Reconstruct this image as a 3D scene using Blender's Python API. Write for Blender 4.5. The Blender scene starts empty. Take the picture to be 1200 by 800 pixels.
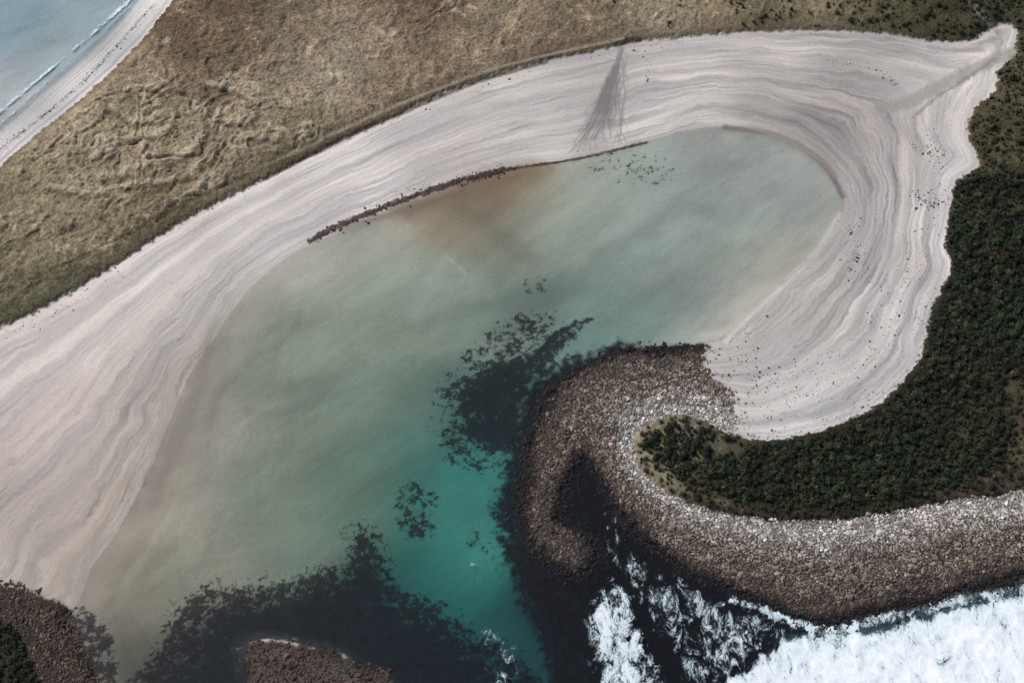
import bpy, math
import numpy as np
rng = np.random.default_rng(7)

# ------------------------------------------------------------------ survey -> plan metres
TILT = math.radians(30.0); ALT = 722.0; K = 0.0006
CT, ST = math.cos(TILT), math.sin(TILT)
def W(p):
    p = np.asarray(p, float).reshape(-1, 2)
    x = (p[:, 0]-600)*K; y = -(p[:, 1]-400)*K
    t = ALT/(CT-y*ST)
    return np.stack([t*x, t*(y*CT+ST)], 1)

def smooth(P, closed=True, n=3):
    P = np.asarray(P, float)
    if closed:
        a, b, c, d = np.roll(P, 1, 0), P, np.roll(P, -1, 0), np.roll(P, -2, 0)
    else:
        Q = np.vstack([2*P[0]-P[1], P, 2*P[-1]-P[-2]])
        a, b, c, d = Q[:-3], Q[1:-2], Q[2:-1], Q[3:]
    out = []
    for i in range(n):
        t = i/n
        out.append(0.5*((2*b)+(-a+c)*t+(2*a-5*b+4*c-d)*t*t+(-a+3*b-3*c+d)*t**3))
    R = np.stack(out, 1).reshape(-1, 2)
    if not closed: R = np.vstack([R, P[-1]])
    return R

def poly(pts):
    return smooth(W(pts), closed=True, n=3)

def polydist(X, Y, P, closed=True):
    d2 = np.full(X.shape, 1e18); ins = np.zeros(X.shape, bool)
    n = len(P); m = n if closed else n-1
    for i in range(m):
        ax, ay = P[i]; bx, by = P[(i+1) % n]
        ex, ey = bx-ax, by-ay
        L = ex*ex+ey*ey
        if L < 1e-12: continue
        px, py = X-ax, Y-ay
        t = np.clip((px*ex+py*ey)/L, 0, 1)
        dx = px-t*ex; dy = py-t*ey
        np.minimum(d2, dx*dx+dy*dy, out=d2)
        if closed and ay != by:
            c = (ay > Y) != (by > Y)
            ins ^= c & (px < ex*(Y-ay)/ey)
    d = np.sqrt(d2)
    return np.where(ins, d, -d) if closed else d   # + inside

# ------------------------------------------------------------------ noise
perm = rng.permutation(256); perm = np.concatenate([perm, perm])
ang = rng.random(256)*2*np.pi; GX, GY = np.cos(ang), np.sin(ang)
def pnoise(x, y):
    xi = np.floor(x).astype(np.int64); yi = np.floor(y).astype(np.int64)
    xf = x-xi; yf = y-yi; xi &= 255; yi &= 255
    x1 = (xi+1) & 255; y1 = (yi+1) & 255
    def g(a, b, fx, fy):
        h = perm[perm[a]+b]
        return GX[h]*fx+GY[h]*fy
    u = xf*xf*xf*(xf*(xf*6-15)+10); v = yf*yf*yf*(yf*(yf*6-15)+10)
    n0 = g(xi, yi, xf, yf)*(1-u)+g(x1, yi, xf-1, yf)*u
    n1 = g(xi, y1, xf, yf-1)*(1-u)+g(x1, y1, xf-1, yf-1)*u
    return (n0*(1-v)+n1*v)*1.5
def fbm(x, y, scale, octv=4, off=0.0, gain=0.5):
    s = np.zeros(x.shape); a = 1.0; f = 1.0/scale; tot = 0
    for i in range(octv):
        s += a*pnoise(x*f+off+i*17.3, y*f-off+i*9.1); tot += a
        a *= gain; f *= 2.03
    return s/tot
def sst(a, b, x):
    t = np.clip((x-a)/(b-a), 0, 1); return t*t*(3-2*t)
def lin(c):
    c = np.asarray(c, float)/255.0
    return np.where(c <= 0.04045, c/12.92, ((c+0.055)/1.055)**2.4)

# ------------------------------------------------------------------ traced coastline
SHORE = [(95,700),(104,672),(125,640),(150,600),(178,545),(200,490),(222,440),(252,395),(290,340),(330,305),(365,286),
 (420,259),(480,236),(540,212),(600,196),(660,187),(720,178),(760,166),(800,154),(840,148),(880,152),(930,170),(965,195),
 (988,226),(985,258),(962,290),(930,322),(902,347),(872,377),(850,396),(825,404),(780,407),(740,409),(700,420),(665,440),
 (640,465),(627,495),(616,525),(612,560),(608,600),(616,632),(642,658),(668,670),(692,668),(706,655),(698,637),(676,622),
 (656,602),(660,575),(672,550),(682,533),(694,547),(706,572),(726,602),(752,632),(790,660),(840,685),(890,706),(940,725),
 (975,732),(1020,719),(1080,705),(1140,692),(1200,678),(1300,664),(1400,650)]
SHORE_W = [(130,900),(122,860),(114,800),(106,775),(96,748),(78,722),(95,700)]
P_W1 = np.vstack([np.array([(-7000,0),(-2000,100)], float), smooth(W([(-400,1000),(-100,985),(60,940)]+SHORE_W[:-1]+SHORE), False, 3),
                  np.array([(1500,150),(7000,-500),(7000,-7500),(-7000,-7500)], float)])
P_W2 = np.vstack([smooth(W([(400,-300),(230,-80),(168,-5),(118,50),(62,100),(0,156),(-100,240),(-300,380)]), False, 3),
                  np.array([(-2000,350),(-7000,300),(-7000,7500),(600,7500),(0,1500)], float)])
VEG = [(-300,480),(-100,432),(0,387),(40,370),(95,340),(150,305),(210,266),(270,234),(330,203),(390,173),(450,145),(510,118),
 (570,95),(630,77),(700,63),(735,54),(800,47),(880,41),(960,39),(1040,43),(1085,51),(1125,52),(1150,44),(1166,33),
 (1184,33),(1190,50),(1181,72),(1166,88),(1165,108),(1141,130),(1132,160),(1146,196),(1120,214),(1112,240),(1106,290),(1112,318),
 (1088,368),(1077,420),(1046,460),(1010,487),(950,509),(900,517),(858,511),(835,500),(800,488),(762,496),(742,520),(748,550),
 (782,580),(830,600),(900,612),(980,612),(1050,602),(1110,590),(1170,584),(1200,578),(1300,565),(1400,560)]
P_V = np.vstack([smooth(W(VEG), False, 3), np.array([(1500,230),(7000,-300),(7000,7500),(800,7500),(80,1500)], float),
                 smooth(W([(440,-290),(265,-80),(206,-2),(172,42),(132,84),(90,122),(48,155),(0,197),(-100,285),(-300,425)]), False, 3),
                 np.array([(-2000,290),(-7000,220),(-7000,180),(-2000,230)], float)])
P_FOREST = poly([(1120,216),(1150,205),(1180,207),(1215,215),(1290,300),(1290,430),(1205,446),(1180,465),(1192,505),(1184,540),(1155,562),
 (1118,578),(1090,588),(1040,592),(990,600),(930,600),(880,594),(845,590),(800,572),(762,548),(748,525),(757,506),(792,500),
 (830,512),(900,524),(950,516),(1010,494),(1050,467),(1082,424),(1093,378),(1117,322),(1110,290),(1115,240)])
P_FOREST2 = poly([(-200,715),(-40,722),(6,730),(25,748),(36,770),(46,800),(50,860),(-20,900),(-200,900)])
P_BLW = poly([(-200,650),(-60,670),(0,688),(40,694),(75,712),(110,735),(120,800),(140,900),(0,960),(-200,940)])
P_ROCK = poly([(822,402),(822,425),(832,440),(852,458),(858,480),(856,505),(840,520),(800,500),(770,510),(770,550),(820,585),(900,600),(1050,590),
 (1200,565),(1400,545),(1400,720),(1200,725),(1000,765),(850,725),(760,680),(720,700),(640,700),(585,620),(585,540),(600,480),(640,430),(690,402),(750,396)])
P_REEF = poly([(288,765),(300,752),(335,752),(380,760),(410,770),(440,782),(462,800),(470,830),(300,840),(286,800)])
P_WSKIRT = poly([(740,404),(690,412),(652,428),(630,448),(614,480),(603,520),(594,560),(584,598),(592,640),(610,690),(634,740),(650,800),(665,900),
 (900,900),(880,800),(900,770),(940,745),(975,738),(975,700),(800,600),(700,500),(700,430)])

# ------------------------------------------------------------------ grids
def stretch(lo, hi, step, first, ratio, lim_lo, lim_hi):
    core = np.arange(lo, hi+1e-6, step)
    up = []; v = core[-1]; s = first
    while v < lim_hi: v += s; up.append(v); s *= ratio
    dn = []; v = core[0]; s = first
    while v > lim_lo: v -= s; dn.append(v); s *= ratio
    return np.concatenate([dn[::-1], core, up])
xs = stretch(-370, 370, 0.6, 0.9, 1.13, -6500, 6500)
ys = stretch(192, 706, 0.6, 0.9, 1.13, -6500, 6900)
def cidx(n, k=4):
    i = np.arange(0, n, k)
    return i if i[-1] == n-1 else np.append(i, n-1)
cx, cy = cidx(len(xs)), cidx(len(ys))
CXg, CYg = np.meshgrid(xs[cx], ys[cy])
Xg, Yg = np.meshgrid(xs, ys)
def upw(xf, xc):
    j = np.clip(np.searchsorted(xc, xf, side='right')-1, 0, len(xc)-2)
    return j, (xf-xc[j])/(xc[j+1]-xc[j])
jx, tx = upw(xs, xs[cx]); jy, ty = upw(ys, ys[cy])
def up(F):
    A = F[:, jx]*(1-tx)+F[:, jx+1]*tx
    return A[jy]*(1-ty)[:, None]+A[jy+1]*ty[:, None]
def field(P): return up(polydist(CXg, CYg, P))

dW1, dW2, dV = field(P_W1), field(P_W2), field(P_V)
dForest = np.maximum(field(P_FOREST), field(P_FOREST2))
dRock = np.maximum(field(P_ROCK), field(P_BLW)); dReef = field(P_REEF); dSk = field(P_WSKIRT)
n_small = fbm(Xg, Yg, 5, 3, 3.1); n_med = fbm(Xg, Yg, 22, 4, 8.2); n_big = fbm(Xg, Yg, 70, 3, 1.7)
n_fine = fbm(Xg, Yg, 1.9, 2, 5.5)
dW = -np.maximum(dW1, dW2)                       # + on land
dW = np.maximum(dW, dReef-1.0+n_med*3)
landrag = sst(-2, 8, dRock)
dW = dW+n_small*(0.5+3.2*landrag)+n_med*(0.8+2.5*landrag)
dVr = dV+n_small*3.0+n_fine*1.4

# ------------------------------------------------------------------ height
s = np.clip(dW/(np.maximum(dW, 0)+np.maximum(-dV, 0)+0.5), 0, 1)
h = np.where(dW > 0, 2.6*(1-np.exp(-np.maximum(dW, 0)*0.03)), -5.0*(1-np.exp(np.minimum(dW, 0)*0.022)))
vegm = sst(-1, 3, dVr)
dune = sst(0, 14, dV)*(1-sst(-6, 4, dForest))
wx = Xg+fbm(Xg, Yg, 30, 3, 12.0)*26; wy = Yg+fbm(Xg, Yg, 30, 3, 21.0)*26
rid = 1-np.abs(fbm(wx, wy, 34, 3, 4.0))*2.4
rid2 = 1-np.abs(fbm(wx*0.8+wy*0.6, (wy*0.8-wx*0.6)*1.7, 17, 3, 9.0))*2.2
bc = W([(185,165)])[0]
blow = np.exp(-(((Xg-bc[0])/75)**2+((Yg-bc[1])/52)**2))
patch_ = np.clip(0.35+0.9*n_big+0.6*n_med, 0.08, 1)
h += vegm*1.5+dune*(1.5+2.6*np.clip(rid, -0.3, 1)*(0.4+0.6*patch_)+1.7*np.clip(rid2, -0.5, 1)*(0.55*patch_+1.4*blow)+0.8*n_small+0.55*n_fine)
bank = sst(0, 8, dRock)*(dW > 0)
h += bank*(1.0*np.sin(np.clip(s, 0, 1)*np.pi)+0.35*np.sin(s*26+n_med*5)+0.35*n_small)
h += (1-dune)*(1-bank)*(dW > 0)*0.05*n_fine
h = np.where((dW > -1) & (dW < 1) & (np.abs(h) < 0.01), 0.012, h)

# ------------------------------------------------------------------ colour maps (albedo)
def rbf(pts, sig):
    A = np.array(pts, float); C = W(A[:, :2]); c = lin(A[:, 2:5])
    num = np.zeros(CXg.shape+(3,)); den = np.zeros(CXg.shape)
    for (x, y), k in zip(C, c):
        r2 = (CXg-x)**2+(CYg-y)**2
        w = np.exp(-r2/(2*sig*sig))+1e-3/(1+(r2/(sig*sig))**1.5)
        num += w[..., None]*k; den += w
    R = num/den[..., None]
    return np.stack([up(R[..., i]) for i in range(3)], -1)
SAND = [(30,420,194,186,180),(100,400,202,193,187),(60,500,186,175,167),(20,560,176,165,157),(60,620,172,161,151),(20,670,176,166,155),
 (130,470,176,166,158),(120,600,170,160,148),(150,400,196,186,178),(200,330,204,196,190),(260,300,190,183,176),(300,260,208,201,195),
 (400,200,204,197,191),(350,260,192,185,179),(500,150,190,184,179),(600,120,186,181,175),(600,170,196,191,184),(560,190,188,179,170),
 (700,90,175,169,164),(700,140,184,179,174),(800,75,183,178,172),(800,120,189,184,178),(900,65,184,178,171),(900,110,166,160,154),
 (960,150,146,141,137),(1000,120,163,156,151),(1050,90,174,168,162),(1050,180,170,163,158),(1020,230,156,150,147),(1100,130,190,184,179),
 (1110,90,194,189,182),(1100,200,200,195,191),(1050,280,176,170,166),(1000,300,166,160,157),(1090,270,198,194,190),(980,360,176,171,166),
 (1050,370,192,187,183),(930,400,174,169,164),(900,440,190,186,181),(1000,440,186,181,177),(950,480,196,192,188),(870,420,176,172,165),
 (930,350,166,162,152),(1160,55,184,178,172),(180,10,206,202,198),(100,100,204,200,196),(20,170,202,196,192),(130,45,170,171,170),
 (40,130,170,171,170),(70,690,167,157,145),(240,370,180,172,162),(180,450,166,157,146)]
WAT = [(850,180,156,160,154),(900,220,156,162,156),(940,250,152,155,148),(850,260,151,162,153),(780,220,157,167,158),(700,220,163,172,161),
 (640,225,162,165,148),(560,225,142,126,104),(500,245,150,134,114),(600,205,146,126,100),(450,270,163,164,151),(540,260,146,140,121),
 (590,280,129,132,117),(650,280,143,154,143),(750,300,143,155,148),(850,320,145,154,146),(900,310,162,161,151),(800,360,132,147,140),
 (880,360,182,177,169),(830,390,170,170,162),(750,380,121,142,134),(700,400,102,131,124),(700,350,123,141,133),(620,350,113,129,120),
 (560,380,121,137,125),(520,330,152,163,151),(450,330,150,162,148),(380,320,167,168,156),(350,380,142,151,137),(430,400,140,153,138),
 (480,380,131,140,125),(300,440,137,145,131),(400,470,122,137,122),(330,520,132,141,126),(470,450,115,134,120),(250,480,156,153,142),
 (220,560,152,149,136),(300,580,128,139,123),(400,560,104,127,111),(480,520,86,124,112),(520,470,70,108,102),(550,540,46,112,105),
 (520,570,44,112,104),(565,575,58,136,124),(500,600,56,118,107),(560,640,60,146,133),(500,660,34,104,97),(540,700,28,102,96),
 (590,740,26,82,83),(600,790,24,62,68),(430,600,86,117,102),(350,630,118,134,119),(250,650,138,140,125),(180,620,164,158,144),
 (200,680,133,135,120),(150,700,146,141,125),(120,650,164,158,144),(150,760,84,86,76),(250,760,42,52,54),(400,740,30,45,50),
 (500,760,22,48,52),(450,690,30,74,72),(600,600,36,78,79),(590,480,60,90,86),(640,700,20,24,32),(680,600,22,20,24),(750,700,16,18,24),
 (800,740,20,26,32),(860,760,28,42,50),(950,760,46,72,80),(1050,730,50,68,76),(1150,712,50,68,76),(1150,780,110,142,148),(1000,790,90,126,134),(20,20,132,156,165),(100,10,146,164,170),
 (0,110,166,174,176),(60,60,150,164,168),(-100,-50,116,146,158),(600,900,20,50,58),(1000,950,30,70,78),(200,950,25,50,55)]
DUNE = [(20,300,122,111,86),(100,250,130,118,93),(60,350,100,95,71),(150,180,146,132,107),(200,130,140,125,100),(250,180,142,128,104),
 (240,230,126,112,87),(300,120,146,132,108),(350,60,130,115,93),(280,50,106,90,70),(260,90,106,90,70),(400,90,158,145,122),(450,60,138,122,99),
 (450,110,126,110,86),(500,30,104,87,69),(560,60,130,114,91),(600,20,144,129,105),(650,40,118,102,81),(700,20,130,115,91),(760,25,142,129,107),
 (850,20,132,118,93),(900,15,90,82,60),(960,20,124,112,88),(1020,20,86,81,58),(1100,25,70,66,47),(1130,10,58,60,42),(1180,100,76,72,52),
 (1150,170,74,69,50),(1190,180,68,66,46),(1190,30,64,64,45),(1185,500,62,58,42),(1190,560,76,68,54),(1150,570,66,60,49),(950,560,36,38,26),
 (1130,350,32,37,26),(1050,520,34,38,27),(790,497,146,137,113),(762,512,130,121,98),(840,535,56,53,38),(0,760,50,48,37),(200,250,108,96,73),(350,170,114,102,79),(500,-80,120,108,82)]
cS, cWt, cD = rbf(SAND, 17), rbf(WAT, 15), rbf(DUNE, 17)
cWt = cWt*1.19

def mixc(c, k, m): return c*(1-m[..., None])+np.asarray(k)*m[..., None]
PW = W([(160,560)])[0]; PW2 = W([(280,370)])[0]
flat = np.exp(-(((Xg-PW[0])/75)**2+((Yg-PW[1])/110)**2))+np.exp(-(((Xg-PW2[0])/50)**2+((Yg-PW2[1])/50)**2))*0.8
flat = np.clip(flat, 0, 1)
dl = dW+n_small*1.2+n_med*flat*9+n_big*flat*5
wid = 3.0+27*flat
wet = 1-sst(-wid*1.25, 2.0+wid*0.4, dl)
wbar = fbm(Xg*0.83+Yg*0.55+n_med*8, (Yg*0.83-Xg*0.55)*2.6, 60, 4, 55.0)       # sub-tidal sand bars
wbar2 = fbm(Xg*0.75+Yg*0.66, (Yg*0.75-Xg*0.66)*4.0, 16, 3, 25.0)
col = mixc(cS, cWt*(1+0.28*wbar+0.10*wbar2+0.09*n_fine)[..., None], wet)*(1+0.08*n_med+0.05*n_big+0.03*n_small)[..., None]
wet_hard = 1-sst(-1, 1, dW)
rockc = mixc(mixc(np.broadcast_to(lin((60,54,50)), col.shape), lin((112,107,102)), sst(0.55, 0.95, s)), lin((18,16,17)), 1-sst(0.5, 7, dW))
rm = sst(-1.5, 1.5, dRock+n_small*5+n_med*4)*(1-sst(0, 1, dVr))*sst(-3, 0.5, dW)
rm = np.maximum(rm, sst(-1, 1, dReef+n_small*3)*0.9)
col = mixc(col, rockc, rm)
sk = sst(-6, 5, dSk+n_small*10+n_med*6)*(1-sst(-1, 1.5, dW))
col = mixc(col, lin((17,17,22))*(1+0.5*n_small[..., None]), sk*0.93)
# vegetated ground
vm = sst(-0.6, 0.8, dVr)
dcol = cD*(1+0.40*n_small+0.40*n_med+0.40*n_fine+0.2*n_big)[..., None]
hol = dune*np.clip((rid2-0.3), -1, 1)*(0.30*patch_+0.8*blow)
dcol = dcol*np.clip(1+0.45*hol+0.16*dune*(np.clip(rid, -0.5, 1)-0.4), 0.35, 1.9)[..., None]
bare = sst(0.26, 0.55, n_small*0.7+n_med*0.8+0.18*blow)*dune*0.5
dcol = mixc(dcol, lin((192,178,152)), bare*(Xg < 180))
edgeb = np.exp(-((dV-2.5)/2.2)**2)*(1-sst(-6, 3, dForest))
dcol = mixc(dcol, lin((72,62,42)), edgeb*sst(-0.3, 0.3, n_small)*0.6)
col = mixc(col, np.clip(dcol, 0.01, 1), vm)

# ---- seaweed / kelp beds
def dens(pts, fall, val):
    d = field(poly(pts)); return val*sst(-fall, fall*0.6, d)
kel = dens([(694,370),(672,393),(645,425),(618,450),(606,480),(608,524),(560,528),(540,500),(532,462),(556,432),(595,416),(640,400),(662,382)], 9, 0.68)
kel = np.maximum(kel, dens([(698,370),(670,384),(640,408),(606,442),(590,458),(622,414),(658,382)], 6, 0.92))
kel = np.maximum(kel, dens([(546,448),(590,426),(622,440),(608,480),(606,520),(568,524),(548,480)], 8, 0.76))
kel = np.maximum(kel, dens([(150,800),(180,755),(200,712),(235,685),(290,680),(350,668),(398,652),(402,620),(432,610),(454,640),(460,678),(505,700),
   (565,740),(625,790),(640,900),(100,900)], 18, 0.64))
kel = np.maximum(kel, dens([(230,800),(250,720),(395,680),(430,640),(460,695),(545,755),(610,820),(600,900),(200,900)], 20, 0.76))
kel = np.maximum(kel, dens([(462,575),(480,562),(515,575),(505,600),(512,625),(480,632),(462,605)], 7, 0.54))
kel = np.maximum(kel, dens([(512,450),(552,398),(610,362),(660,374),(628,470),(624,545),(545,550),(512,515)], 14, 0.52))
kel = np.maximum(kel, dens([(690,185),(760,178),(800,186),(792,214),(730,214),(690,206)], 8, 0.40))
kel = np.maximum(kel, dens([(610,322),(640,318),(645,342),(615,342)], 5, 0.42))
kel = np.maximum(kel, dens([(60,715),(100,715),(130,740),(140,800),(140,880),(80,880)], 9, 0.62))
kel = np.maximum(kel, dens([(545,610),(580,630),(600,690),(570,650),(545,640)], 8, 0.44))
kel = np.maximum(kel, 0.55*sst(-16, 2, dSk)*(Xg < 40))
kn = fbm(Xg, Yg, 5.0, 5, 31.0, 0.85)
kbig = fbm(Xg, Yg, 14, 3, 61.0)
km = sst(0.46, 0.60, kel+kn*0.66+kbig*0.20)*(1-sst(-0.5, 0.8, dW-n_small*0.5))*(kel > 0.02)
kcol = lin((22,26,32))*(1+0.9*np.clip(n_fine+n_small, -0.8, 1))[..., None]
col = mixc(col, kcol, km*0.88)
col = mixc(col, lin((20,34,42)), sst(0.45, 0.9, kel)*0.42*wet_hard)

# ---- strokes along polylines
def stroke(pts, w, c, a, soft=1.0, rag=0.0, brk=0.0, gauss=False):
    P = smooth(W(pts), False, 4); m = w*(4 if not gauss else 3)+6+rag*3
    x0, x1 = np.searchsorted(xs, [P[:, 0].min()-m, P[:, 0].max()+m]); y0, y1 = np.searchsorted(ys, [P[:, 1].min()-m, P[:, 1].max()+m])
    if x1-x0 < 2 or y1-y0 < 2: return
    sl = (slice(y0, y1), slice(x0, x1))
    d = polydist(Xg[sl], Yg[sl], P, False)
    if gauss: mk = np.exp(-((d+n_med[sl]*w*0.9)/w)**2)*a*(0.75+0.5*n_med[sl])
    else:
        d = d+n_small[sl]*rag+n_fine[sl]*rag*0.5
        mk = (1-sst(w*(1-soft*0.5), w*(1+soft), d))*a
    if brk: mk = mk*sst(-brk, brk, kn[sl]*2)
    col[sl] = mixc(col[sl], lin(c), np.clip(mk, 0, 1))
def G(pts, w, c, a): stroke(pts, w, c, a, gauss=True)
G([(480,248),(530,234),(575,220),(620,208)], 9, (118,99,72), 0.5)
G([(550,214),(600,202),(645,198)], 5, (130,106,74), 0.5)
G([(400,268),(440,256),(480,244),(540,224)], 4, (108,88,78), 0.5)
G([(540,240),(580,268),(620,298)], 8, (114,109,90), 0.5)
G([(700,300),(750,270),(800,240),(835,245)], 6, (126,137,130), 0.45)
G([(640,340),(600,350),(545,360),(500,370)], 7, (104,118,111), 0.45)
G([(740,350),(780,325),(830,300),(880,285)], 6, (128,137,127), 0.4)
G([(500,440),(470,470),(430,500),(380,520)], 9, (106,121,108), 0.4)
G([(420,420),(380,440),(330,450),(290,450)], 7, (126,134,120), 0.4)
G([(640,260),(690,235),(740,220)], 4, (176,184,174), 0.35)
G([(760,330),(820,280),(870,230)], 3, (166,174,164), 0.3)
stroke([(364,282),(400,263),(440,247),(480,232),(520,218),(560,206),(590,199)], 1.7, (62,46,48), 0.9, 0.6, 2.2)
stroke([(585,200),(620,195),(660,189),(700,181),(758,167)], 0.8, (84,62,46), 0.85, 0.7, 0.8)
stroke([(850,149),(900,156),(940,173),(970,198),(988,230)], 1.6, (92,86,82), 0.55, 1.0, 0.6)
G([(845,150),(900,158),(940,175),(975,205)], 5, (138,131,123), 0.5)
stroke([(850,400),(880,368),(920,330),(960,290),(984,250)], 1.2, (214,208,200), 0.65, 0.9, 1.2)
G([(870,385),(910,342),(950,302),(978,262)], 4, (200,194,184), 0.6)
G([(822,392),(850,388),(872,370)], 2.5, (208,203,195), 0.55)
G([(520,300),(505,330),(488,365)], 5, (176,186,174), 0.4)
G([(522,298),(534,306),(546,318)], 1.4, (200,206,198), 0.35)
G([(150,625),(185,606),(230,592)], 7, (188,182,168), 0.6)
G([(225,590),(228,625),(222,655)], 3, (182,176,162), 0.45)
G([(240,400),(225,480),(190,560),(160,640)], 7, (154,146,134), 0.4)
G([(262,400),(250,480),(235,560),(225,600)], 5, (132,134,123), 0.4)
G([(90,690),(110,640),(160,540),(200,440)], 3, (146,135,122), 0.45)
G([(290,480),(320,482),(345,478)], 3, (112,120,112), 0.35)
G([(250,380),(235,440),(205,520),(180,590)], 4, (124,121,114), 0.4)
stroke([(1168,40),(1150,28),(1138,14),(1135,0)], 2.2, (128,118,104), 0.55, 0.9, 3.0)
stroke([(640,76),(600,87),(560,99),(520,115),(480,132),(420,157),(360,187),(310,213)], 1.1, (74,64,44), 0.7, 0.7, 1.0)  # dark face of the dune scarp, its shade painted into the ground colour
stroke([(730,50),(690,59),(640,70),(600,80),(560,92),(520,107),(470,127),(420,149),(360,178),(300,206)], 0.9, (172,160,134), 0.65, 0.6, 0.8)
stroke([(0,350),(60,325),(130,292),(200,255),(270,220),(340,190)], 1.0, (78,70,46), 0.55, 0.7, 1.6)
stroke([(0,330),(60,305),(130,272),(200,236),(270,200)], 0.8, (160,148,120), 0.4, 0.7, 2)
stroke([(0,300),(70,282),(150,250),(220,215),(300,170),(340,150)], 0.9, (84,74,50), 0.45, 0.7, 2.4)
stroke([(722,56),(735,52),(748,50)], 1.6, (60,54,42), 0.8, 0.6, 1)
stroke([(0,176),(50,138),(100,95),(140,52),(182,5)], 0.8, (120,114,106), 0.7, 0.8, 1.2, 0.3)
stroke([(0,150),(50,108),(100,66),(150,14)], 2.0, (142,144,144), 0.5, 1.0, 1.0)
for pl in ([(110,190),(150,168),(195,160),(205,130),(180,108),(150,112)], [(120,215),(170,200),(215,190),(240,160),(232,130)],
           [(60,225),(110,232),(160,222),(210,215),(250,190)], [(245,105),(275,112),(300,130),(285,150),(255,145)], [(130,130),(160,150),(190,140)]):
    stroke(pl, 1.3, (196,182,156), 0.5, 0.8, 2.6); stroke([(u+4, v+7) for u, v in pl], 1.6, (84,70,48), 0.55, 0.9, 2.4)  # pale ridge line, then an offset dark copy painting its shaded side

# sand bedding: bands that follow the beach contours, patchy in strength and spacing
sw_ = s+0.035*n_med+0.008*n_small+0.05*n_big
q1 = (Xg+Yg)*0.010; q2 = (Xg-Yg)*0.009
b1 = fbm(sw_*34, q1, 1.0, 4, 2.0, 0.6)
b2 = fbm(sw_*9, q2, 1.0, 3, 6.0, 0.5)
b3 = fbm(s*110+n_med*1.2, q2*3, 1.0, 2, 16.0, 0.5)
b4 = fbm(sw_*52, q1*2, 1.0, 3, 88.0, 0.6)
right = sst(120, 220, Xg)
ampp = np.clip(0.60+1.5*fbm(Xg, Yg, 75, 3, 71.0)+0.7*n_big+0.35*right, 0.12, 1.5)
amp2 = np.clip(0.60+1.6*fbm(Xg, Yg, 55, 3, 171.0)+0.35*right, 0.12, 1.4)
sandm = (1-vm)*(1-rm)*(1-np.clip(wet*1.05, 0, 1))*sst(-10, 2, dW)
streak = 0.42*b1*ampp+0.44*b2+0.22*b3*amp2+0.06*n_fine
lines_ = sst(0.22, 0.42, b1)*0.12*ampp-sst(0.22, 0.42, b4)*0.22*np.clip(amp2+n_small, 0, 1.3)+sst(0.25, 0.4, -b4)*0.08*amp2
under = (1-vm)*(1-rm)*np.clip(wet*1.05, 0, 1)*flat
streakw = (fbm(np.clip(-dl+6, 0, 90)*0.13+n_med*2.0, q1, 1.0, 4, 41.0)*0.30+0.18*b1*sst(-25, 0, dW))
fac_ = np.clip(1+(streak+lines_)*sandm+streakw*under, 0.45, 1.45)
tintp = np.stack([1+0.06*b2*sandm+0.008*sandm, np.ones_like(b2), 1-0.07*b2*sandm-0.008*sandm], -1)
col = np.clip(col*fac_[..., None]*tintp, 0.004, 0.85)

# drainage channels over the sand (cut across the bedding)
stroke([(1182,66),(1140,84),(1100,104),(1060,124),(1030,130)], 3.8, (150,144,138), 0.72, 0.8, 2)
stroke([(1165,72),(1130,96),(1095,118),(1070,140)], 1.0, (132,126,121), 0.6, 0.8, 1.5)
stroke([(1150,62),(1120,62),(1088,58)], 1.8, (150,144,140), 0.6, 0.8, 1.5)
G([(970,120),(1030,140),(1075,175),(1080,230)], 5, (148,142,138), 0.5)
stroke([(728,60),(722,82),(716,104)], 1.5, (122,116,112), 0.6, 0.9, 0.8)
G([(722,84),(717,105),(712,120)], 4, (142,136,132), 0.6)
G([(714,115),(706,140),(698,165)], 9, (146,140,136), 0.6)
for i in range(120):
    t0 = rng.uniform(0, 0.65); sx, sy = 730-22*min(1, t0*1.6)+rng.normal(0, 4)*t0, 60+72*t0
    e = rng.uniform(0, 1); ex, ey = 664+70*e, 180-12*e
    ts = np.linspace(0, 1, 10); wig = np.cumsum(rng.normal(0, 2.4, 10)); wig -= wig[-1]*ts*0.6; wig[0] = 0
    px = sx+(ex-sx)*ts**1.3+wig; py = sy+(ey-sy)*ts
    k = rng.integers(3, 11); k0 = rng.integers(0, 3)
    if k-k0 < 3: k = k0+3
    stroke(list(zip(px[k0:k], py[k0:k])), rng.uniform(0.25, 0.55), (122,116,112), rng.uniform(0.15, 0.42), 1.0, 0.25)
lum = (col*np.array([0.2126, 0.7152, 0.0722])).sum(-1, keepdims=True)
col = col*0.93+lum*0.07
col = np.clip(col, 0.004, 0.86)*0.92

# ------------------------------------------------------------------ mesh helpers
def mk_mesh(name, V, F, mat, smooth_sh=True, vcol=None):
    me = bpy.data.meshes.new(name); V = np.ascontiguousarray(V, np.float32); k = F.shape[1]
    me.vertices.add(len(V)); me.vertices.foreach_set("co", V.ravel())
    me.loops.add(F.size); me.loops.foreach_set("vertex_index", np.ascontiguousarray(F, np.int32).ravel())
    me.polygons.add(len(F)); me.polygons.foreach_set("loop_start", np.arange(0, F.size, k, dtype=np.int32))
    me.update(calc_edges=True)
    me.polygons.foreach_set("use_smooth", np.full(len(F), smooth_sh, bool))
    if vcol is not None: add_col(me, "albedo", vcol)
    me.materials.append(mat)
    ob = bpy.data.objects.new(name, me); bpy.context.scene.collection.objects.link(ob)
    return ob
def add_col(me, name, c):
    a = me.attributes.new(name, 'FLOAT_COLOR', 'POINT')
    c = c.reshape(-1, c.shape[-1])
    if c.shape[1] == 3: c = np.hstack([c, np.ones((len(c), 1))])
    a.data.foreach_set("color", np.ascontiguousarray(c, np.float32).ravel())
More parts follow.
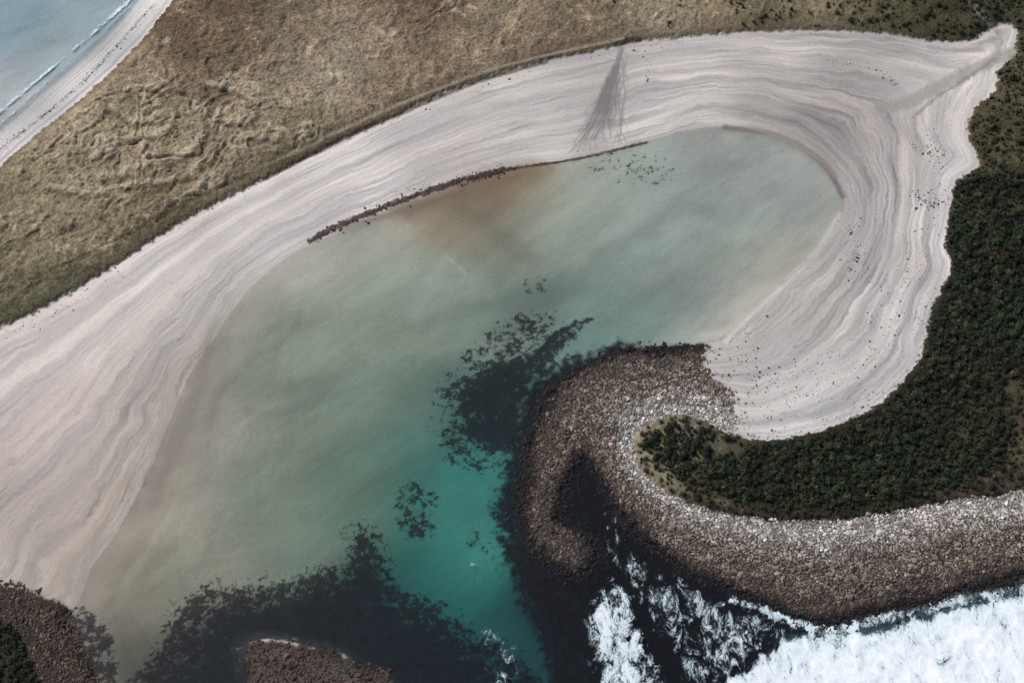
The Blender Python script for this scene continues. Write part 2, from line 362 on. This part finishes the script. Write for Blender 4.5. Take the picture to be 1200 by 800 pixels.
def add_f(me, name, f):
    a = me.attributes.new(name, 'FLOAT', 'POINT'); a.data.foreach_set("value", np.ascontiguousarray(f, np.float32).ravel())
def gridfaces(nx, ny):
    i = np.arange(nx*ny).reshape(ny, nx)
    return np.stack([i[:-1, :-1], i[:-1, 1:], i[1:, 1:], i[1:, :-1]], -1).reshape(-1, 4)

# ------------------------------------------------------------------ node helpers
class NT:
    def __init__(s, name):
        s.m = bpy.data.materials.new(name); s.m.use_nodes = True; s.t = s.m.node_tree; s.t.nodes.clear()
        s.out = s.t.nodes.new('ShaderNodeOutputMaterial')
    def n(s, typ, **kw):
        nd = s.t.nodes.new(typ)
        for k, v in kw.items(): setattr(nd, k, v)
        return nd
    def l(s, a, b): s.t.links.new(a, b)
    def val(s, sock, v):
        if hasattr(v, 'is_output'): s.l(v, sock)
        else: sock.default_value = v
    def attr(s, name, what='Fac'): nd = s.n('ShaderNodeAttribute'); nd.attribute_name = name; return nd.outputs[what]
    def math(s, op, a, b=0.0, c=None, clamp=False):
        nd = s.n('ShaderNodeMath', operation=op); nd.use_clamp = clamp
        s.val(nd.inputs[0], a); s.val(nd.inputs[1], b)
        if c is not None: s.val(nd.inputs[2], c)
        return nd.outputs[0]
    def noise(s, vec, scale, detail=3, rough=0.55, dist=0.0):
        nd = s.n('ShaderNodeTexNoise'); s.val(nd.inputs['Vector'], vec); nd.inputs['Scale'].default_value = scale
        nd.inputs['Detail'].default_value = detail; nd.inputs['Roughness'].default_value = rough; nd.inputs['Distortion'].default_value = dist
        return nd.outputs['Fac']
    def mr(s, v, a, b, c, d, smooth_=False):
        nd = s.n('ShaderNodeMapRange'); nd.interpolation_type = 'SMOOTHSTEP' if smooth_ else 'LINEAR'
        s.val(nd.inputs[0], v)
        for i, q in enumerate((a, b, c, d)): nd.inputs[i+1].default_value = q
        return nd.outputs[0]
    def scale(s, colr, f):
        nd = s.n('ShaderNodeVectorMath', operation='SCALE'); s.val(nd.inputs[0], colr); s.val(nd.inputs['Scale'], f); return nd.outputs[0]
    def bsdf(s, colr, rough=0.9, spec=0.2):
        nd = s.n('ShaderNodeBsdfPrincipled'); s.val(nd.inputs['Base Color'], colr); nd.inputs['Roughness'].default_value = rough
        nd.inputs['Specular IOR Level'].default_value = spec; return nd
    def pos(s): return s.n('ShaderNodeNewGeometry').outputs['Position']

# ground material
g = NT('ground_material'); pos = g.pos()
dn = g.attr('dune_mask')
gr = g.noise(pos, 1.1, 3, 0.7)
f_d = g.math('MULTIPLY', g.mr(gr, 0.3, 0.7, -0.5, 0.5), dn)
f_g = g.mr(gr, 0.3, 0.7, -0.085, 0.085)
fac = g.math('ADD', 1.0, g.math('ADD', f_d, f_g))
base = g.scale(g.attr('albedo', 'Color'), g.math('MAXIMUM', fac, 0.25))
b = g.bsdf(base, 0.92, 0.15)
hgt = g.math('MULTIPLY', gr, g.math('MULTIPLY_ADD', dn, 1.0, 0.08))
bp = g.n('ShaderNodeBump'); bp.inputs['Strength'].default_value = 0.6; bp.inputs['Distance'].default_value = 0.5
g.l(hgt, bp.inputs['Height']); g.l(bp.outputs[0], b.inputs['Normal']); g.l(b.outputs[0], g.out.inputs[0])
h = h+0.10*b1*sandm
V = np.stack([Xg, Yg, h], -1).reshape(-1, 3)
ground = mk_mesh('ground', V, gridfaces(len(xs), len(ys)), g.m, True, col)
add_f(ground.data, 'dune_mask', vm*0.8+rm*0.5)

# ------------------------------------------------------------------ samplers
def samp(F, x, y):
    i = np.clip(np.searchsorted(xs, x)-1, 0, len(xs)-2); j = np.clip(np.searchsorted(ys, y)-1, 0, len(ys)-2)
    tx_ = np.clip((x-xs[i])/(xs[i+1]-xs[i]), 0, 1); ty_ = np.clip((y-ys[j])/(ys[j+1]-ys[j]), 0, 1)
    if F.ndim == 3: tx_ = tx_[:, None]; ty_ = ty_[:, None]
    return (F[j, i]*(1-tx_)+F[j, i+1]*tx_)*(1-ty_)+(F[j+1, i]*(1-tx_)+F[j+1, i+1]*tx_)*ty_

# ------------------------------------------------------------------ water sheet
wxs = stretch(-370, 370, 1.5, 2.0, 1.2, -6500, 6500); wys = stretch(192, 706, 1.5, 2.0, 1.2, -6500, 6900)
WX, WY = np.meshgrid(wxs, wys)
wnz = fbm(WX, WY, 12, 4, 77.0, 0.6)
def fs(pts, fall, val): return val*sst(-fall, fall, polydist(WX, WY, poly(pts))+wnz*fall*1.2)
foam = fs([(684,728),(700,692),(720,676),(740,690),(748,722),(762,760),(778,800),(790,860),(715,860),(695,780)], 7, 0.64)
foam = np.maximum(foam, fs([(840,820),(868,785),(893,765),(930,744),(965,738),(1010,740),(1060,726),(1110,711),(1150,703),(1200,690),(1300,678),(1500,668),(1500,900),(1200,930),(900,900)], 6, 0.80))
foam = np.maximum(foam, fs([(875,840),(910,788),(960,768),(1060,742),(1150,720),(1300,696),(1500,690),(1500,850),(1000,880)], 9, 0.90))
foam = np.maximum(foam, fs([(705,585),(740,640),(800,675),(860,705),(940,735),(900,765),(860,800),(800,800),(770,740),(735,690),(705,640)], 8, 0.43))
foam = np.maximum(foam, fs([(800,690),(860,708),(930,738),(895,765),(850,790),(820,750)], 7, 0.50))
foam = np.maximum(foam, fs([(560,720),(600,740),(610,800),(580,830),(560,780)], 8, 0.36))
foam = np.maximum(foam, fs([(530,640),(575,650),(570,690),(545,680)], 8, 0.34))
foam = np.maximum(foam, fs([(674,524),(684,522),(686,534),(676,536)], 2, 0.75))
def fl(pts, w, val):
    d = polydist(WX, WY, smooth(W(pts), False, 3), False)+wnz*w; return val*(1-sst(w*0.2, w, d))
foam = np.maximum(foam, fl([(-100,212),(0,130),(40,97),(76,66)], 2.2, 0.72))
foam = np.maximum(foam, fl([(86,58),(112,36),(132,18),(152,0),(190,-50)], 3.0, 0.66))
foam = np.maximum(foam, fl([(-60,192),(0,146),(60,92),(110,48),(160,0)], 2.4, 0.5))
foam = np.maximum(foam, fl([(860,702),(940,732),(975,738),(1020,727),(1080,713),(1140,700),(1200,687),(1300,672)], 5, 0.60))
rough_w = sst(0.2, 0.9, foam)
zz = 1.1*rough_w*np.abs(fbm(WX, WY, 11, 4, 2.2, 0.65))+0.04*fbm(WX, WY, 6, 2, 7.7)*sst(-300, -200, -WY)
w = NT('water_material'); pos = w.pos()
fo = w.attr('foam'); dp = w.attr('depth_tint')
mp = w.n('ShaderNodeMapping'); w.l(pos, mp.inputs[0]); mp.inputs['Scale'].default_value = (1.0, 0.6, 1.0); mp.inputs['Rotation'].default_value = (0, 0, 0.5)
n1 = w.noise(mp.outputs[0], 0.13, 7, 0.74, 0.8)
n2 = w.noise(mp.outputs[0], 0.26, 5, 0.6, 1.8)
vein = w.math('SUBTRACT', 1.0, w.math('MULTIPLY', w.math('ABSOLUTE', w.math('SUBTRACT', n2, 0.5)), 9.0), None)
fv = w.math('ADD', fo, w.math('ADD', w.math('MULTIPLY', w.math('SUBTRACT', n1, 0.5), 1.7), w.math('MULTIPLY', w.math('MAXIMUM', vein, -0.6), 0.13)))
ff = w.math('MULTIPLY', w.mr(fv, 0.48, 0.78, 0.0, 1.0, True), w.mr(fo, 0.02, 0.2, 0, 1))
rip = w.noise(pos, 0.9, 2, 0.6)
bp = w.n('ShaderNodeBump'); bp.inputs['Strength'].default_value = 0.35; bp.inputs['Distance'].default_value = 0.4; w.l(rip, bp.inputs['Height'])
gl = w.n('ShaderNodeBsdfGlossy'); gl.inputs['Roughness'].default_value = 0.12; w.l(bp.outputs[0], gl.inputs['Normal'])
tr = w.n('ShaderNodeBsdfTransparent')
ab = w.math('MULTIPLY', w.mr(rip, 0.3, 0.7, 0.085, 0.0), dp)
tcol = w.n('ShaderNodeCombineColor')
w.l(w.math('SUBTRACT', 1.0, ab), tcol.inputs[0]); rg = w.math('SUBTRACT', 1.0, w.math('MULTIPLY', ab, 0.8)); w.l(rg, tcol.inputs[1]); w.l(rg, tcol.inputs[2])
w.l(tcol.outputs[0], tr.inputs[0])
fr = w.n('ShaderNodeFresnel'); fr.inputs['IOR'].default_value = 1.33; w.l(bp.outputs[0], fr.inputs['Normal'])
m1 = w.n('ShaderNodeMixShader'); w.l(fr.outputs[0], m1.inputs[0]); w.l(tr.outputs[0], m1.inputs[1]); w.l(gl.outputs[0], m1.inputs[2])
fb = w.n('ShaderNodeBsdfDiffuse')
cr = w.n('ShaderNodeValToRGB'); cr.color_ramp.elements[0].color = (0.30, 0.40, 0.43, 1); cr.color_ramp.elements[1].color = (0.84, 0.86, 0.87, 1)
e = cr.color_ramp.elements.new(0.55); e.color = (0.66, 0.73, 0.76, 1)
w.l(w.mr(fv, 0.5, 1.15, 0, 1), cr.inputs[0]); w.l(cr.outputs[0], fb.inputs['Color'])
m2 = w.n('ShaderNodeMixShader'); w.l(ff, m2.inputs[0]); w.l(m1.outputs[0], m2.inputs[1]); w.l(fb.outputs[0], m2.inputs[2]); w.l(m2.outputs[0], w.out.inputs[0])
water = mk_mesh('water', np.stack([WX, WY, zz], -1).reshape(-1, 3), gridfaces(len(wxs), len(wys)), w.m, True)
add_f(water.data, 'foam', foam)
add_f(water.data, 'depth_tint', sst(2, 34, -samp(dW, WX.ravel(), WY.ravel())))

# ------------------------------------------------------------------ scattering
def jgrid(x0, x1, y0, y1, sp, jit=0.5):
    a, b_ = np.meshgrid(np.arange(x0, x1, sp), np.arange(y0, y1, sp)); a = a.ravel(); b_ = b_.ravel()
    return a+rng.uniform(-jit, jit, a.size)*sp, b_+rng.uniform(-jit, jit, a.size)*sp
ph = (1+5**0.5)/2
ICO = np.array([(-1,ph,0),(1,ph,0),(-1,-ph,0),(1,-ph,0),(0,-1,ph),(0,1,ph),(0,-1,-ph),(0,1,-ph),(ph,0,-1),(ph,0,1),(-ph,0,-1),(-ph,0,1)])/math.sqrt(1+ph*ph)
ICF = np.array([(0,11,5),(0,5,1),(0,1,7),(0,7,10),(0,10,11),(1,5,9),(5,11,4),(11,10,2),(10,7,6),(7,1,8),(3,9,4),(3,4,2),(3,2,6),(3,6,8),(3,8,9),(4,9,5),(2,4,11),(6,2,10),(8,6,7),(9,8,1)])
def ico_scatter(name, x, y, z, r, c, mat, flat=0.65, jit=0.16, sm=False):
    N = len(x); S = np.stack([rng.uniform(0.8, 1.3, N), rng.uniform(0.65, 1.0, N), rng.uniform(flat*0.8, flat*1.2, N)], 1)*r[:, None]
    a = rng.uniform(0, 2*np.pi, N); ca, sa = np.cos(a), np.sin(a)
    B = ICO[None]*(1+rng.normal(0, jit, (N, 12, 1)))
    tl = rng.uniform(0, 6.28, N); ct, s_t = np.cos(tl)[:, None], np.sin(tl)[:, None]
    B = np.stack([B[..., 0], B[..., 1]*ct-B[..., 2]*s_t, B[..., 1]*s_t+B[..., 2]*ct], -1)*S[:, None, :]
    P = np.stack([B[..., 0]*ca[:, None]-B[..., 1]*sa[:, None]+x[:, None], B[..., 0]*sa[:, None]+B[..., 1]*ca[:, None]+y[:, None], B[..., 2]+z[:, None]], -1)
    F = (ICF[None]+(np.arange(N)*12)[:, None, None]).reshape(-1, 3)
    return mk_mesh(name, P.reshape(-1, 3), F, mat, sm, np.repeat(c, 12, 0))

rk = NT('boulder_material'); p_ = rk.pos()
bs = rk.bsdf(rk.scale(rk.attr('albedo', 'Color'), rk.mr(rk.noise(p_, 2.2, 2, 0.6), 0.3, 0.7, 0.75, 1.25)), 0.75, 0.3); rk.l(bs.outputs[0], rk.out.inputs[0])

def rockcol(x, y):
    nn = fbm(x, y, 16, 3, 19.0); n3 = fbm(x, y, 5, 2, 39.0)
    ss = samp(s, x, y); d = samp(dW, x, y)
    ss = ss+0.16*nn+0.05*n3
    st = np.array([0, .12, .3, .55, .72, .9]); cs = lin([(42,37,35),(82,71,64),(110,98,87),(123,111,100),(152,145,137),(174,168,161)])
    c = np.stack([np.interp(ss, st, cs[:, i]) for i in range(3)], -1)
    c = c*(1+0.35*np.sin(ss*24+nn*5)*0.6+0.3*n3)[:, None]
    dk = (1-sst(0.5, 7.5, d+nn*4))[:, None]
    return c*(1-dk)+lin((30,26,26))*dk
x, y = jgrid(-15, 380, 205, 455, 0.98)
dr, dw_, dv_ = samp(dRock, x, y), samp(dW, x, y), samp(dV, x, y)
nz = fbm(x, y, 9, 4, 14.0, 0.6)
ok = (dr+nz*12 > 0) & (dw_ > -1.3) & (dv_ < 0.8+nz*3.0)
ok |= (dr > 2) & (dw_ > -8) & (dw_ <= -1.3) & (rng.random(len(x)) < 0.6*np.exp(dw_/3.5)) 
ok &= ~((rng.random(len(x)) < sst(0.1, 0.6, nz)*0.5))
fu = np.exp(-np.maximum(-dr, 0)/12.0)*0.5*(dw_ > 2)*(dv_ < 0.5)*(x > 105)*np.clip(0.5+nz*2, 0, 1)
ed = 0.30*np.exp(-np.maximum(-dv_, 0)/6.0)*(x > 120)*(dv_ < 1)*(dr < 0)*np.clip(0.4+nz*2.5, 0, 1.5)
ok |= (rng.random(len(x)) < fu+ed) & (dr < 0) & (dw_ > 2) & (dv_ < 1)
x, y, dr, dw_ = x[ok], y[ok], dr[ok], dw_[ok]
x2, y2 = jgrid(-380, -200, 195, 300, 1.05)
k2 = (samp(dRock, x2, y2)+fbm(x2, y2, 8, 3, 3.0)*12 > 0) & (samp(dW, x2, y2) > -1.5) & (samp(dForest, x2, y2) < 0) & (rng.random(len(x2)) < 0.85)
x3, y3 = jgrid(-175, -60, 195, 250, 1.1); k3 = (samp(dReef, x3, y3)+fbm(x3, y3, 7, 3, 6.0)*10 > 0) & (rng.random(len(x3)) < 0.8)
nmain = len(x)
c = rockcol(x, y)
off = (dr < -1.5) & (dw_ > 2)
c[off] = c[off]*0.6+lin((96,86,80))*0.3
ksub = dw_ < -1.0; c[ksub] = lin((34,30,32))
def varc(base, xx, yy): return lin(base)[None]*np.clip(1+0.9*fbm(xx, yy, 9, 3, 23.0), 0.3, 2)[:, None]
c2 = varc((78,64,54), x2[k2], y2[k2]); c3 = varc((66,52,44), x3[k3], y3[k3])
x = np.concatenate([x, x2[k2], x3[k3]]); y = np.concatenate([y, y2[k2], y3[k3]]); c = np.vstack([c, c2, c3])
N = len(x)
r = np.clip(rng.lognormal(-0.55, 0.38, N), 0.3, 1.9); r[:nmain][off] *= 0.7; r[:nmain][ksub] *= 0.8
c = c*np.clip(rng.lognormal(-0.05, 0.36, (N, 1)), 0.35, 2.4)*(1+rng.normal(0, 0.04, (N, 3)))
z = samp(h, x, y)+r*0.15; z[-len(c3):] = np.maximum(z[-len(c3):], 0.0); z[:nmain][ksub] = -0.1
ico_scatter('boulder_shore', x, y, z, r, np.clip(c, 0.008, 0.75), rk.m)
nb = N

# seaweed wrack and drift clumps on sand
wx_, wy_, wr_ = [], [], []
def line_sc(pts, n, sd, r0=0.5):
    P = smooth(W(pts), False, 6); i = rng.integers(0, len(P)-1, n); t = rng.random(n)[:, None]
    q = P[i]*(1-t)+P[i+1]*t+rng.normal(0, sd, (n, 2))*rng.choice([0.4, 1.0, 1.8], (n, 1)); wx_.append(q[:, 0]); wy_.append(q[:, 1]); wr_.append(np.clip(rng.lognormal(math.log(r0), 0.4, n), 0.12, 1.4))
line_sc([(364,282),(440,247),(520,218),(600,196)], 520, 1.5, 0.5)
line_sc([(600,196),(680,186),(758,167)], 160, 0.5, 0.32)
line_sc([(992,265),(1004,295),(995,322)], 80, 2.2, 0.34)
line_sc([(1068,172),(1084,180),(1100,176)], 60, 2.5, 0.36)
line_sc([(1072,232),(1086,242),(1105,236)], 90, 3.0, 0.38)
line_sc([(1040,330),(1025,370),(990,410),(940,440),(880,452)], 160, 3.0, 0.24)
line_sc([(1060,290),(1062,340),(1035,400),(980,450),(910,475)], 220, 4.0, 0.24)
line_sc([(1080,150),(1100,180),(1095,230),(1080,290),(1075,340)], 150, 5.0, 0.26)
line_sc([(960,72),(1000,78),(1040,92),(1050,105)], 70, 1.2, 0.28)
line_sc([(745,58),(760,80),(757,120)], 25, 1.0, 0.3)
line_sc([(860,420),(900,432),(950,440)], 60, 3.0, 0.26)
line_sc([(150,300),(300,218),(450,148),(640,82),(800,52)], 160, 1.6, 0.28)
line_sc([(0,176),(50,138),(100,95),(140,52),(182,5)], 200, 1.2, 0.32)
line_sc([(0,395),(60,372),(150,315)], 60, 2.5, 0.35)
x = np.concatenate(wx_); y = np.concatenate(wy_); r = np.concatenate(wr_); N = len(x)
sw = NT('seaweed_material'); bs = sw.bsdf(sw.attr('albedo', 'Color'), 0.8, 0.2); sw.l(bs.outputs[0], sw.out.inputs[0])
ico_scatter('seaweed_wrack', x, y, np.maximum(samp(h, x, y), -0.02)+0.04, r, lin((64,52,48))*np.clip(rng.normal(1, .35, (N, 1)), .4, 2), sw.m, 0.28, 0.3)

# ------------------------------------------------------------------ shrubs
lf = NT('shrub_leaf_material')
bs = lf.bsdf(lf.attr('albedo', 'Color'), 0.7, 0.2); lf.l(bs.outputs[0], lf.out.inputs[0])
def shrubs(name, x, y, R, c, nl):
    N = len(x); z = samp(h, x, y); Hh = R*rng.uniform(0.7, 1.35, N)
    th = rng.uniform(0, 2*np.pi, (N, nl)); ct = rng.uniform(-0.15, 1, (N, nl)); stt = np.sqrt(1-ct**2)
    lob = 1+0.30*np.sin(th*rng.integers(2, 5, (N, 1))+rng.uniform(0, 6, (N, 1)))*stt+0.18*np.sin(5*ct+rng.uniform(0, 6, (N, 1)))
    rad = lob*rng.uniform(0.72, 1.12, (N, nl))
    C = np.stack([stt*np.cos(th)*rad*R[:, None]+x[:, None], stt*np.sin(th)*rad*R[:, None]+y[:, None], ct*rad*Hh[:, None]+z[:, None]+0.5*Hh[:, None]], -1)
    nrm = np.stack([stt*np.cos(th), stt*np.sin(th), ct+0.35], -1)+rng.normal(0, 0.5, (N, nl, 3))
    nrm /= np.linalg.norm(nrm, axis=-1, keepdims=True)
    t1 = np.cross(nrm, rng.normal(0, 1, (N, nl, 3))); t1 /= np.linalg.norm(t1, axis=-1, keepdims=True); t2 = np.cross(nrm, t1)
    sz = rng.uniform(0.22, 0.5, (N, nl, 1))*np.clip(R[:, None, None]/1.8, 0.5, 1.3)
    q = np.stack([C-t1*sz, C-t2*sz*0.7, C+t1*sz*1.1, C+t2*sz*0.7], 2)
    Vq = q.reshape(-1, 3); Fq = np.arange(len(Vq)).reshape(-1, 4)
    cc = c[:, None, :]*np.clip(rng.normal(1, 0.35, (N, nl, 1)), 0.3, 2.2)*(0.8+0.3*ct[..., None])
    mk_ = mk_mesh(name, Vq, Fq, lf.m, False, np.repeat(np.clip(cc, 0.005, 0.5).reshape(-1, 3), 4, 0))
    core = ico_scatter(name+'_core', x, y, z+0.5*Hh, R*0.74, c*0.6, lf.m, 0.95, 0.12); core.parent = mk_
    return mk_
x, y = jgrid(60, 400, 270, 560, 2.2, 0.6); d = samp(dForest, x, y); nz = fbm(x, y, 14, 3, 44.0); nb2 = fbm(x, y, 40, 2, 50.0); nz3 = fbm(x, y, 5, 2, 90.0)
gap = (nz+nz3*0.3 > 0.42)
gc_ = W([(850,530)])[0]
gap |= (((x-gc_[0])*0.7)**2+((y-gc_[1])*1.4)**2 < 60) & (nz3 > -0.2)
ok = (d+nz*5+nz3*3 > 0.3) & ~gap & (samp(dV, x, y) > 1.0)
x, y, nz, nb2, d = x[ok], y[ok], nz[ok], nb2[ok], d[ok]; N = len(x)
R = np.clip(rng.lognormal(0.38, 0.38, N), 0.7, 3.4)*np.where(d < 4, 0.75, 1)
cc = lin((43,50,35))*np.clip(1+0.7*nz+0.5*nb2+rng.normal(0, 0.22, N), 0.35, 2.0)[:, None]
br = rng.random(N) < 0.06+0.25*(nz > 0.28); cc[br] = lin((76,68,48))*rng.uniform(0.6, 1.2, (br.sum(), 1))
lt = rng.random(N) < 0.10; cc[lt] = lin((60,70,44))
shrubs('shrub_thicket', x, y, R, cc, 60); n_sh = N
x, y = jgrid(-380, -210, 180, 300, 2.5, 0.5); ok = samp(dForest, x, y) > 0; x, y = x[ok], y[ok]; N = len(x)
shrubs('shrub_thicket', x, y, np.clip(rng.lognormal(0.4, 0.25, N), 0.8, 2.6), lin((42,50,31))*rng.uniform(0.6, 1.5, (N, 1)), 60)
# open scrub on upper right / top
x, y = jgrid(60, 420, 280, 720, 2.6, 0.55)
uvx = 600+x/((y*ST+ALT*CT)*K); nz = fbm(x, y, 16, 3, 60.0)
dv_ = samp(dV, x, y); d = samp(dForest, x, y)
dens_ = np.where((y > 560) & (uvx < 1120), 0.42, 0.75)*sst(-0.2, 0.4, nz+np.where(uvx > 1130, 0.30, np.where(uvx > 990, 0.22, np.where(uvx > 860, 0.04, -0.3))))
dens_ = np.where((d > -22) & (y < 420) & (dv_ > 0.5), 0.6, dens_)
ok = (dv_ > 1.5) & (d < 0) & (rng.random(len(x)) < dens_); x, y = x[ok], y[ok]; N = len(x)
shrubs('open_scrub', x, y, np.clip(rng.lognormal(0.15, 0.38, N), 0.4, 2.4), lin((58,58,39))*rng.uniform(0.5, 1.5, (N, 1)), 44)

# ------------------------------------------------------------------ marram grass tussocks
x, y = jgrid(-372, 380, 330, 708, 1.5, 0.5)
ok = (samp(dV, x, y) > 0.5) & (samp(dForest, x, y) < 1) & (rng.random(len(x)) < 0.72+0.4*fbm(x, y, 9, 2, 5.0)); x, y = x[ok], y[ok]; N = len(x)
gc = samp(col, x, y); z = samp(h, x, y); nblade = 5
a = rng.uniform(0, 2*np.pi, (N, nblade)); L = rng.uniform(0.3, 0.9, (N, 1))*rng.uniform(0.7, 1.2, (N, nblade)); wd = 0.16
ca, sa = np.cos(a), np.sin(a); ox, oy = x[:, None]+ca*0.08, y[:, None]+sa*0.08
p0 = np.stack([ox-sa*wd, oy+ca*wd, z[:, None]+0*a-0.05], -1); p1 = np.stack([ox+sa*wd, oy-ca*wd, z[:, None]+0*a-0.05], -1)
p2 = np.stack([ox+ca*L*0.8, oy+sa*L*0.8, z[:, None]+L*0.75], -1)
Vt = np.stack([p0, p1, p2], 2).reshape(-1, 3); Ft = np.arange(len(Vt)).reshape(-1, 3)
tc = (gc*np.clip(rng.normal(1.3, 0.42, (N, 1)), 0.4, 2.6))[:, None, :]*np.ones((1, nblade*3, 1))
gm = NT('grass_material'); bs = gm.n('ShaderNodeBsdfDiffuse'); gm.l(gm.attr('albedo', 'Color'), bs.inputs[0]); gm.l(bs.outputs[0], gm.out.inputs[0])
mk_mesh('marram_grass', Vt, Ft, gm.m, False, np.clip(tc, 0.01, 0.7).reshape(-1, 3))
print('boulders', nb, 'shrubs', n_sh, 'tussocks', N, 'verts', len(V))

# ------------------------------------------------------------------ light, sky, camera
SUN_EL, SUN_AZ = math.radians(46), math.radians(-58)     # azimuth clockwise from +Y
sd = bpy.data.lights.new('sun', 'SUN'); sd.energy = 2.85; sd.angle = math.radians(3.0); sd.color = (1.0, 0.97, 0.925)
so = bpy.data.objects.new('sun', sd); bpy.context.scene.collection.objects.link(so)
from mathutils import Vector
dirv = Vector((math.sin(SUN_AZ)*math.cos(SUN_EL), math.cos(SUN_AZ)*math.cos(SUN_EL), math.sin(SUN_EL)))
so.rotation_euler = dirv.to_track_quat('Z', 'Y').to_euler(); so.location = dirv*900
wd_ = bpy.data.worlds.new('World'); bpy.context.scene.world = wd_; wd_.use_nodes = True
nt = wd_.node_tree; nt.nodes.clear(); sky = nt.nodes.new('ShaderNodeTexSky'); sky.sky_type = 'NISHITA'; sky.sun_disc = False
sky.sun_elevation = SUN_EL; sky.sun_rotation = SUN_AZ; sky.dust_density = 3.0
bg = nt.nodes.new('ShaderNodeBackground'); bg.inputs[1].default_value = 0.12; o = nt.nodes.new('ShaderNodeOutputWorld')
nt.links.new(sky.outputs[0], bg.inputs[0]); nt.links.new(bg.outputs[0], o.inputs[0])
cd = bpy.data.cameras.new('camera'); cd.lens = 50; cd.sensor_width = 36; cd.clip_start = 1; cd.clip_end = 30000
co = bpy.data.objects.new('camera', cd); bpy.context.scene.collection.objects.link(co)
co.location = (0, 0, ALT); co.rotation_euler = (TILT, 0, 0); bpy.context.scene.camera = co
sc_ = bpy.context.scene; sc_.view_settings.view_transform = 'Standard'; sc_.view_settings.look = 'None'; sc_.view_settings.exposure = 0
